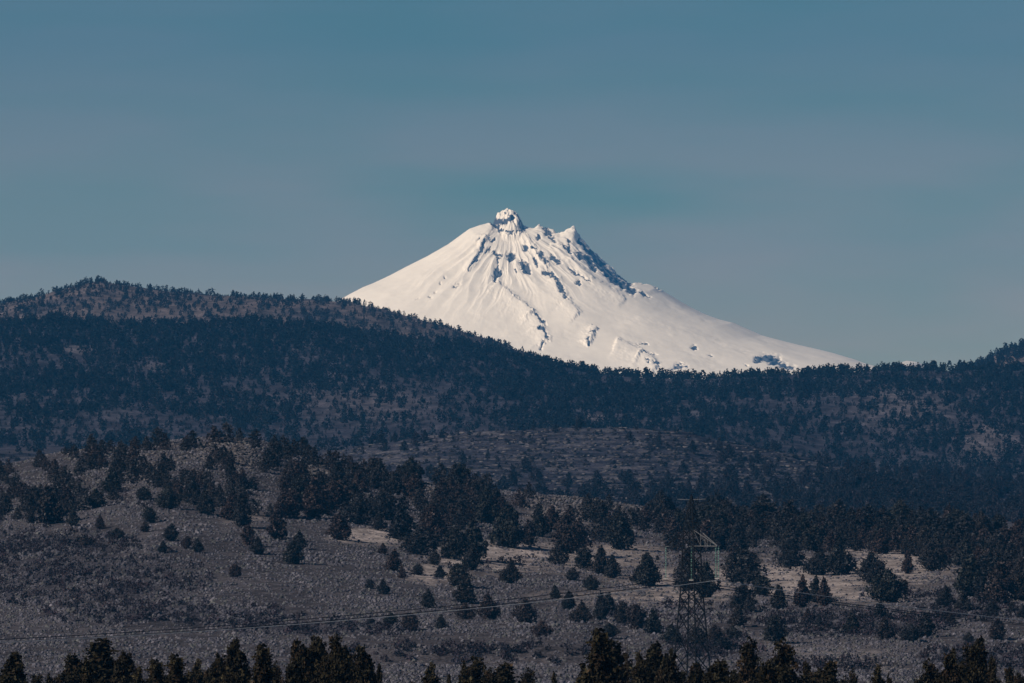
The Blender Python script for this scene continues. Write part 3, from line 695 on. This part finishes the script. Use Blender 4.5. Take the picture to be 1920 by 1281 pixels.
n4_ = scatter(420, 9740, 9850, (-320, 1060), lambda P, Y, X_, D_: np.clip(.6+1.5*gn(X_/40, D_/100, 64), .2, 1), (4, 8), (.015, .017, .020), smv)
n5_ = scatter(701, 9000, 9850, (1800, 2240), lambda P, Y, X_, D_: np.full(P.shape, .9), (5, 9), (.010, .013, .016), smv)
# trees on and around the low rocky rise, and in the hollow to its right
n6_ = scatter(330, 4400, 5250, (560, 1700), lambda P, Y, X_, D_: np.clip(.10+.9*e_(P, Y, 760, 830, 130, 25)+.9*e_(P, Y, 1390, 865, 60, 40)+.5*e_(P, Y, 1100, 905, 500, 14)+.35*e_(P, Y, 900, 812, 200, 10)+.5*e_(P, Y, 1480, 900, 120, 25), 0, 1), (4.5, 8), (.014, .0155, .021), bigv, .2)
n7_ = scatter(1500, 4350, 6200, (1300, 2240), lambda P, Y, X_, D_: np.clip(.05+.95*sstep(875, 900, Y)*sstep(1480, 1700, P)-.9*e_(P, Y, 1890, 945, 60, 14)-.5*e_(P, Y, 1500, 875, 110, 22), 0, 1), (5, 9), (.014, .0155, .021), bigv, .35)
n8_ = scatter(310, 5300, 6200, (-320, 1300), lambda P, Y, X_, D_: np.clip(.5+gn(X_/60, D_/200, 66)*1.5, .1, 1), (4.5, 8), (.008, .011, .015), smv)
n9_ = scatter(830, 4350, 4800, (560, 2240), lambda P, Y, X_, D_: np.clip(.12+.9*sstep(915, 945, Y+12*sstep(1500, 1700, P)), 0, 1), (5, 8), (.014, .0155, .021), bigv, .3)
scatter(8200, 6150, 8050, (-320, 2240), lambda P, Y, X_, D_: np.full(P.shape, .9), (1.2, 3.6), (.012, .014, .018), smv)
scatter(2000, 8950, 9820, (-320, 2240), lambda P, Y, X_, D_: np.full(P.shape, .9), (1.2, 3.2), (.020, .021, .024), smv)
scatter(4200, 4380, 5260, (-320, 2240), lambda P, Y, X_, D_: np.clip(.6+gn(X_/30, D_/60, 67), .1, 1), (.7, 2.4), (.014, .015, .020), smv, wr=(1.2, 2.4))
# the belt goes on beyond both sides of the photograph
for rg_ in ((-320, -30), (1960, 2240)):
    scatter(150, 2720, 3040, rg_, lambda P, Y, X_, D_: np.clip(.7+gn(X_/30, D_/60, 81), .1, 1), (4.5, 8), (.022, .022, .026), bigv, .2)
    scatter(22, 2250, 2720, rg_, lambda P, Y, X_, D_: np.full(P.shape, .9), (3, 6.5), (.022, .022, .026), bigv, .2)
V = np.vstack(FV); Cc = np.vstack(FC)
me = fast_mesh('forest', V, np.arange(len(V)).reshape(-1, 4), [M_leaf_far], np.clip(Cc, .002, .3))
tag(link_obj('forest', me), 'dark juniper woodland covering the ridges, the far hills and the gaps of the belt', 'forest', kind='stuff')
print('forest', n1_, n2_, n3_, n4_, n5_, n6_, n7_, n8_, n9_, len(rest), len(V)//4)
del FV, FC

# ------------------------------------------------------------------ sagebrush
def tuft(seed, n=6):
    r = np.random.default_rng(seed); a = np.arange(n)*2*math.pi/n
    j = lambda k: 1+k*r.normal(size=n)
    r0 = np.stack([np.cos(a)*.52*j(.2), np.sin(a)*.52*j(.2), np.zeros(n)], 1); a2 = a+.5
    r1 = np.stack([np.cos(a2)*.40*j(.25), np.sin(a2)*.40*j(.25), .34*j(.25)], 1)
    top = np.array([r.normal()*.08, r.normal()*.08, .56])
    T_ = []
    for i in range(n):
        k = (i+1) % n
        T_ += [r0[i], r0[k], r1[i], r0[k], r1[k], r1[i], r1[i], r1[k], top]
    return np.array(T_)
TU = [tuft(700+i) for i in range(8)]
nS = 236000
ds = 1820+1330*rng.random(nS)**.85; pxs = rng.uniform(-320, 2240, nS); xs = (pxs-CX)*ds/F; zs_ = height(xs, ds); ys = py_of(zs_, ds)
def interp_grid(A):
    iu = np.clip(np.interp(xs/(ds+500), u, np.arange(len(u))), 0, len(u)-1).astype(int); ir = np.clip(np.interp(ds, rows, np.arange(len(rows))), 0, len(rows)-1).astype(int)
    return A[ir, iu]
mdw = interp_grid(mead); drk = interp_grid(dark)
cl = gn(xs/5, ds/11, 91)+.6*gn(xs/22, ds/50, 92)
keep = rng.random(nS) < np.clip(.78+cl*1.2-.85*mdw, .06, 1)
tints = np.array([(.105, .105, .135), (.085, .085, .112), (.130, .127, .155), (.060, .060, .082), (.095, .098, .105)])
SV, SC = [], []
kk = np.nonzero(keep)[0]; var = rng.integers(0, 8, len(kk))
for v_ in range(8):
    q = kk[var == v_]; m_ = len(q)
    an = rng.random(m_)*6.28; s = (.32+.62*rng.random(m_)**1.8)*(.75+.5*np.clip(gn(xs[q]/14, ds[q]/22, 93)+.5, 0, 1))*(1+.5*drk[q]); ca, sa = np.cos(an)*s, np.sin(an)*s
    B = TU[v_]
    W = np.empty((m_, len(B), 3)); W[..., 0] = ca[:, None]*B[None, :, 0]-sa[:, None]*B[None, :, 1]+xs[q][:, None]
    W[..., 1] = sa[:, None]*B[None, :, 0]+ca[:, None]*B[None, :, 1]+ds[q][:, None]; W[..., 2] = s[:, None]*B[None, :, 2]*1.1+zs_[q][:, None]-.03
    c0 = tints[rng.integers(0, 5, m_)]*np.exp(rng.normal(size=m_)*.20)[:, None]*.71*(1+.45*fbm(xs[q]/26, ds[q]/44, 95, 3))[:, None]
    c0 = c0*(1-drk[q][:, None]*.55)+np.array((.022, .021, .03))*drk[q][:, None]*.55
    SV.append(W.reshape(-1, 3)); SC.append(np.repeat(c0, len(B), axis=0))
V = np.vstack(SV); me = fast_mesh('sagebrush', V, np.arange(len(V)).reshape(-1, 3), [M_sage], np.clip(np.vstack(SC), .006, .3))
tag(link_obj('sagebrush', me), 'grey sagebrush tufts covering the near slope', 'shrubs', kind='stuff')

# dry dark brush on the bank and in patches
nB = 5200; xs_, ds_ = [], []
BR = [far_variant(800+i, 'dome', 1.0, .75, 14, 4, .3) for i in range(4)]; FV, FC = [], []
spots = [(150, 1085, 260, 60, 900), (90, 1020, 170, 26, 400), (330, 1155, 260, 24, 420), (620, 1182, 200, 12, 250), (880, 1230, 240, 9, 260), (1600, 1172, 190, 24, 700), (1850, 1235, 120, 22, 300), (1830, 1150, 110, 16, 300), (1340, 1215, 90, 22, 250), (1560, 1250, 120, 12, 160),
         (900, 1060, 120, 20, 60), (1300, 1150, 200, 20, 140), (1750, 1120, 150, 10, 120), (200, 930, 180, 30, 200)]
for (cx_, cy_, rx_, ry_, n_) in spots:
    for k in range(int(n_*.38)):
        a_ = random.random()*6.28; q = random.random()**.6
        p = locate(cx_+rx_*q*math.cos(a_), min(cy_+ry_*q*math.sin(a_), 1262), 1880, 3000, 160)
        if p is None: continue
        x, d, z = p; d2 = d+random.uniform(-7, 7); x2 = x+random.uniform(-.5, .5)
        bake(BR[k % 4], x2, d2, float(height(x2, d2)), random.uniform(.9, 2.0), random.uniform(.8, 2.0), jcol((.022, .021, .030), .35, .3))
V = np.vstack(FV); me = fast_mesh('brush', V, np.arange(len(V)).reshape(-1, 4), [M_sage], np.clip(np.vstack(FC), .004, .3))
tag(link_obj('brush', me), 'dark dry brush in patches on the near slope and its low bank', 'shrubs', kind='stuff')

# stones of the knoll and the ledges of the rocky rise
M_stone, nt, b = new_mat('stone'); at = N(nt, 'ShaderNodeAttribute', attribute_name='col')
nt.links.new(mul_noise(nt, at.outputs['Color'], [.9], [.7], [1.3]), b.inputs['Base Color'])
cube = np.array([(-1, -1, -1), (1, -1, -1), (1, 1, -1), (-1, 1, -1), (-.8, -.8, 1), (.75, -.85, 1), (.8, .7, .9), (-.7, .8, .8)], float)*.5
cq = np.array([(0, 3, 2, 1), (4, 5, 6, 7), (0, 1, 5, 4), (1, 2, 6, 5), (2, 3, 7, 6), (3, 0, 4, 7)])
RV, RQ, RC = [], [], []; cnt = 0
def stone(x, d, z, a, b_, h_, c_):
    global cnt
    an = random.gauss(0, .7); ca, sa = math.cos(an), math.sin(an); S = cube*np.array([a, b_, h_])*(1+.25*rng.normal(size=(8, 3)))
    W = np.stack([S[:, 0]*ca-S[:, 1]*sa+x, S[:, 0]*sa+S[:, 1]*ca+d, S[:, 2]+z+h_*.2], 1)
    RV.append(W); RQ.append(cq+cnt*8); RC.append(np.repeat([c_], 8, 0)); cnt += 1
for k in range(2300):
    tx = random.uniform(640, 1720); p = locate(tx, random.uniform(800, 950), 4450, 5230, 200)
    if p is None: continue
    x, d, z = p; a = random.uniform(.8, 4.5)*(.6+.8*random.random())
    z = float(height(x, d)); stone(x, d, z, a, random.uniform(.8, 2), random.uniform(.3, .9), np.array((.085, .08, .09))*random.uniform(.15, 1.15))
for (cx_, cy_, rx_, ry_, n_) in ((430, 843, 60, 14, 260), (455, 868, 28, 26, 140), (600, 885, 28, 12, 90), (1060, 942, 90, 24, 420), (1180, 945, 42, 26, 240), (300, 858, 180, 26, 500), (800, 915, 30, 18, 90), (180, 905, 120, 26, 200), (1480, 1005, 260, 10, 60), (1610, 1245, 60, 14, 70), (1670, 1255, 40, 10, 50), (1890, 945, 50, 10, 40)):
    for k in range(n_):
        a_ = random.random()*6.28; q = random.random()**.5
        p = locate(cx_+rx_*q*math.cos(a_), cy_+ry_*q*math.sin(a_), 1900, 3050, 200)
        if p is None: continue
        x, d, z = p; d += random.uniform(-4, 4); z = float(height(x, d))
        stone(x, d, z, random.uniform(.4, 1.7), random.uniform(.4, 1.1), random.uniform(.3, .75), np.array((.085, .08, .088))*random.uniform(.25, 1.3))
me = fast_mesh('stones', np.vstack(RV), np.vstack(RQ), [M_stone], np.vstack(RC))
tag(link_obj('stones', me), 'pale stones and ledges scattered on the knoll and the low rocky rise', 'rocks', kind='stuff')

# ------------------------------------------------------------------ lattice tower
DT = 1950.0; PMT = F/DT
tx0 = (1296.5-CX)*DT/F; al = math.radians(32.5)
zt = lambda y: (HY-y)*DT/F
tower = bpy.data.objects.new('transmission_tower', None); LINK(tower)
zb = float(height(tx0, DT)); tower.location = (tx0, DT, zb); tower.rotation_euler = (0, 0, -al)
tag(tower, 'dark steel lattice power pylon standing behind the foreground trees', 'pylon')
L = lambda y: zt(y)-zb
levels = [(None, -0.3), (1250, 0)]
# half side of the square body at rows of the photo
prof_y = [L(1262)-.4, L(1235), L(1100), L(1024), L(994), L(960), L(930)]
prof_a = [2.75, 2.55, 1.55, 1.3, 1.15, .62, .13]
hs = lambda z: float(np.interp(z, prof_y, prof_a))
cor = [(-1, -1), (1, -1), (1, 1), (-1, 1)]
P3 = lambda c_, z: np.array([c_[0]*hs(z), c_[1]*hs(z), z])
for c_ in cor:
    mb = MB(); zz = [prof_y[0], L(1100), L(1024), L(994), L(960), L(930)]
    mb.path([P3(c_, q) for q in zz], [.17, .15, .14, .12, .10, .07], 4); mb.build('leg', M_steel, tower)
panels = [L(1262), L(1226), L(1184), L(1148), L(1118), L(1097), L(1078), L(1060), L(1042), L(1024), L(1009), L(994), L(976), L(960), L(945), L(932)]
for f_ in range(4):
    a_, b_ = cor[f_], cor[(f_+1) % 4]; mb = MB()
    for i in range(len(panels)-1):
        z0_, z1_ = panels[i], panels[i+1]; rr = .105 if i < 5 else .08
        mb.tube(P3(a_, z0_), P3(b_, z1_), rr, n=4); mb.tube(P3(b_, z0_)*np.array([1.004, 1.004, 1]), P3(a_, z1_)*np.array([1.004, 1.004, 1]), rr, n=4)
        if i in (0, 4, 9, 11, 13): mb.tube(P3(a_, z0_), P3(b_, z0_), rr, n=4)
    mb.build('lattice_bracing', M_steel, tower)
AL = 6.0; zc = L(1024); zu = L(994)
for s in (-1, 1):
    mb = MB(); tip = np.array([s*AL, 0, zc])
    for t_ in (-1, 1):
        lo_ = np.array([s*hs(zc), t_*hs(zc), zc]); up_ = np.array([s*hs(zu), t_*hs(zu), zu])
        mb.tube(lo_, tip, .10, n=4); mb.tube(up_, tip+np.array([0, t_*.05, .05]), .12 if s < 0 else .09, n=4)
        for k in (.3, .6):
            pl = lo_+(tip-lo_)*k; pu = up_+(tip-up_)*k; mb.tube(pl, pu, .045, n=4)
            mb.tube(pl, up_+(tip-up_)*max(0, k-.3), .04, n=4)
    for k in (.3, .6):
        mb.tube(np.array([s*(hs(zc)+(AL-hs(zc))*k), -hs(zc)*(1-k), zc]), np.array([s*(hs(zc)+(AL-hs(zc))*k), hs(zc)*(1-k), zc]), .04, n=4)
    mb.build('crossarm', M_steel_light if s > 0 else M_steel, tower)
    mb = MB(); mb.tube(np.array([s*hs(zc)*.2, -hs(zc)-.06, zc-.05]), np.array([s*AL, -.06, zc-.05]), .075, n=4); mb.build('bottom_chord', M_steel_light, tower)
mb = MB(); mb.tube((-3.3, 0, L(936)), (-1.0, 0, L(937)), .05, n=4); mb.tube((1.0, 0, L(937)), (3.3, 0, L(936)), .05, n=4); mb.tube((-1.0, 0, L(937)), (1.0, 0, L(937)), .05, n=4)
mb.build('earth_wire_arm', M_steel_light, tower)
mb = MB(); mb.tube((0, 0, L(934)), (0, 0, L(927)), .16, .12, n=6); mb.build('peak_cap', M_steel, tower)
def insulator(x, zt_, zb_, dbl):
    for off in ((-.32, .32) if dbl else (0,)):
        mb = MB(); n_ = 17
        mb.tube((x+off, 0, zt_), (x+off, 0, zb_), .035, n=5)
        for k in range(n_):
            z_ = zt_-.5+(zb_+.35-(zt_-.5))*k/(n_-1); mb.tube((x+off, 0, z_), (x+off, 0, z_+.13), .20, .07, n=8)
        mb.build('insulator_string', M_glass, tower)
    mb = MB(); mb.tube((x-.55, 0, zb_), (x+.55, 0, zb_), .10, n=6); mb.tube((x, 0, zb_), (x, 0, zb_-.35), .06, n=6)
    mb.build('wire_clamp', M_fitting, tower)
zi = L(1085)
insulator(-AL, zc-.05, zi, False); insulator(AL, zc-.05, zi, True); insulator(0, zc-.05, L(1088), False)

# ------------------------------------------------------------------ conductors
ca, sa = math.cos(al), math.sin(al)
rot = lambda p: np.array([p[0]*ca+p[1]*sa + tx0, -p[0]*sa+p[1]*ca + DT])
att = rot((AL, 0)); zA = zt(1088)
def fit(obs):
    S, Zz = [], []
    for dx_, dy_ in obs:
        px_ = 1341+dx_; k_ = (px_-CX)/F
        s = (k_*att[1]-att[0])/(sa-k_*ca); d = att[1]+s*ca; S.append(s); Zz.append((HY-1088-dy_)*d/F-zA)
    S = np.array(S); return np.linalg.lstsq(np.stack([S, S*S], 1), np.array(Zz), rcond=None)[0]
kl = fit([(-100, 13), (-278, 36), (-490, 58), (-740, 79), (-949, 92), (-1144, 105), (-1340, 118)])
kr = fit([(160, 22), (216, 32), (400, 55), (580, 75)])
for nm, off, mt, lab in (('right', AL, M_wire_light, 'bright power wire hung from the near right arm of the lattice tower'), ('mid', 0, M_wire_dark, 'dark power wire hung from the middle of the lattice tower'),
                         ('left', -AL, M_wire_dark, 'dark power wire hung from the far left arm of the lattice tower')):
    o0 = rot((off, 0)); ss = np.concatenate([np.linspace(-330, 0, 50), np.linspace(0, 200, 30)[1:]])
    pts = [np.array([o0[0]+s*sa, o0[1]+s*ca, zA-(.25 if off == 0 else .05)+(kl[0]*s+kl[1]*s*s if s < 0 else kr[0]*s+kr[1]*s*s)]) for s in ss]
    mb = MB(); mb.path(pts, [.065 if off == AL else .075]*len(pts), 5)
    w = mb.build('power_wire', mt); tag(w, lab, 'power line', 'wires strung on the lattice tower')

# ------------------------------------------------------------------ haze
M_haze = bpy.data.materials.new('haze'); M_haze.use_nodes = True; nt = M_haze.node_tree
for n_ in list(nt.nodes):
    if n_.type != 'OUTPUT_MATERIAL': nt.nodes.remove(n_)
pv = N(nt, 'ShaderNodeVolumePrincipled'); pv.inputs['Color'].default_value = (.06, .41, 1.0, 1); pv.inputs['Density'].default_value = 2.15e-5
nt.links.new(pv.outputs[0], [n_ for n_ in nt.nodes if n_.type == 'OUTPUT_MATERIAL'][0].inputs['Volume'])
hx, hy0, hy1, hz0, hz1 = 7200, -1700, 27000, -60, 900
hv = [(sx, y, z) for z in (hz0, hz1) for sx, y in ((-hx, hy0), (hx, hy0), (hx, hy1), (-hx, hy1))]
me = bpy.data.meshes.new('haze'); me.from_pydata(hv, [], [(0, 3, 2, 1), (4, 5, 6, 7), (0, 1, 5, 4), (1, 2, 6, 5), (2, 3, 7, 6), (3, 0, 4, 7)]); me.materials.append(M_haze)
tag(link_obj('haze', me), 'thin blue air between the near slope and the far mountain', 'haze', kind='stuff')

# ------------------------------------------------------------------ light, sky, camera
az = math.radians(SUN_AZ); el = math.radians(SUN_EL)
sd = np.array([-math.sin(az)*math.cos(el), -math.cos(az)*math.cos(el), math.sin(el)])
sl = bpy.data.lights.new('sun', 'SUN'); sl.energy = 5.0; sl.angle = math.radians(.5); sl.color = (1, .85, .675)
so = bpy.data.objects.new('sun', sl); LINK(so)
from mathutils import Vector
so.rotation_euler = Vector(sd).to_track_quat('Z', 'Y').to_euler()
TINT_LOW = (.90, .79, .73, 1); TINT_TOP = (.350, .515, .605, 1)
W = bpy.data.worlds.new('World'); scene.world = W; W.use_nodes = True; nt = W.node_tree
bg = nt.nodes['Background']; bg.inputs['Strength'].default_value = .06
sky = N(nt, 'ShaderNodeTexSky', sky_type='NISHITA'); sky.sun_disc = False
sky.sun_elevation = el; sky.sun_rotation = math.pi+az; sky.altitude = 900; sky.air_density = 1.0; sky.dust_density = .4; sky.ozone_density = 2.0
# faint long streaks of thin high cloud
tc = N(nt, 'ShaderNodeTexCoord'); mp = N(nt, 'ShaderNodeMapping'); mp.inputs['Scale'].default_value = (26, 26, 150); mp.inputs['Location'].default_value = (3.1, 1.7, .4)
nz = N(nt, 'ShaderNodeTexNoise'); nz.inputs['Scale'].default_value = 1; nz.inputs['Detail'].default_value = 3; nz.inputs['Roughness'].default_value = .45
nt.links.new(tc.outputs['Generated'], mp.inputs['Vector']); nt.links.new(mp.outputs[0], nz.inputs['Vector'])
mr = N(nt, 'ShaderNodeMapRange'); mr.inputs[1].default_value = .36; mr.inputs[2].default_value = .64; mr.inputs[3].default_value = 0; mr.inputs[4].default_value = 1
nt.links.new(nz.outputs['Fac'], mr.inputs[0])
tint = N(nt, 'ShaderNodeMix', data_type='RGBA', blend_type='MULTIPLY'); tint.inputs['Factor'].default_value = 1; tint.inputs['B'].default_value = (.42, .66, .62, 1)
sx = N(nt, 'ShaderNodeSeparateXYZ'); nt.links.new(tc.outputs['Generated'], sx.inputs[0])
mz = N(nt, 'ShaderNodeMapRange'); mz.inputs[1].default_value = .022; mz.inputs[2].default_value = .054; nt.links.new(sx.outputs['Z'], mz.inputs[0])
tt = N(nt, 'ShaderNodeMix', data_type='RGBA'); nt.links.new(mz.outputs[0], tt.inputs['Factor'])
tt.inputs['A'].default_value = TINT_LOW; tt.inputs['B'].default_value = TINT_TOP; nt.links.new(tt.outputs['Result'], tint.inputs['B'])
nt.links.new(sky.outputs[0], tint.inputs['A'])
bd = N(nt, 'ShaderNodeMix', data_type='RGBA'); nt.links.new(mr.outputs[0], bd.inputs['Factor'])
bd.inputs['A'].default_value = (.88, .975, .975, 1); bd.inputs['B'].default_value = (1.12, 1.01, 1.04, 1)
m1 = N(nt, 'ShaderNodeMix', data_type='RGBA', blend_type='MULTIPLY'); m1.inputs['Factor'].default_value = 1
nt.links.new(tint.outputs['Result'], m1.inputs['A']); nt.links.new(bd.outputs['Result'], m1.inputs['B'])
# clear teal opening in the thin cloud above the peak
vs = N(nt, 'ShaderNodeVectorMath', operation='SUBTRACT'); vs.inputs[1].default_value = (.004, 0, .0392); nt.links.new(tc.outputs['Generated'], vs.inputs[0])
vm = N(nt, 'ShaderNodeVectorMath', operation='MULTIPLY'); vm.inputs[1].default_value = (42, 0, 330); nt.links.new(vs.outputs[0], vm.inputs[0])
va = N(nt, 'ShaderNodeVectorMath', operation='LENGTH'); nt.links.new(vm.outputs[0], va.inputs[0])
wv = N(nt, 'ShaderNodeMath', operation='MULTIPLY_ADD'); wv.inputs[1].default_value = 1.2; nt.links.new(nz.outputs['Fac'], wv.inputs[0]); nt.links.new(va.outputs['Value'], wv.inputs[2])
mo = N(nt, 'ShaderNodeMapRange', interpolation_type='SMOOTHSTEP'); mo.inputs[1].default_value = .5; mo.inputs[2].default_value = 1.9; mo.inputs[3].default_value = 1; mo.inputs[4].default_value = 0
nt.links.new(wv.outputs[0], mo.inputs[0])
mx = N(nt, 'ShaderNodeMix', data_type='RGBA', blend_type='MULTIPLY'); nt.links.new(mo.outputs[0], mx.inputs['Factor']); nt.links.new(m1.outputs['Result'], mx.inputs['A'])
mx.inputs['B'].default_value = (.64, .93, .91, 1)
nt.links.new(mx.outputs['Result'], bg.inputs['Color'])

cam = bpy.data.cameras.new('camera'); co = bpy.data.objects.new('camera', cam); LINK(co); scene.camera = co
cam.sensor_width = 36; cam.lens = 36*F/1920; cam.clip_start = 1; cam.clip_end = 120000
co.location = (0, 0, 0); co.rotation_euler = (math.pi/2+math.atan((HY-640.5)/F), 0, 0)
scene.view_settings.view_transform = 'Standard'; scene.view_settings.look = 'None'; scene.view_settings.gamma = 1; scene.view_settings.exposure = 0
scene.render.engine = 'CYCLES'
scene.cycles.max_bounces = 4; scene.cycles.diffuse_bounces = 2; scene.cycles.volume_bounces = 0
scene.cycles.use_denoising = True; scene.cycles.use_adaptive_sampling = True
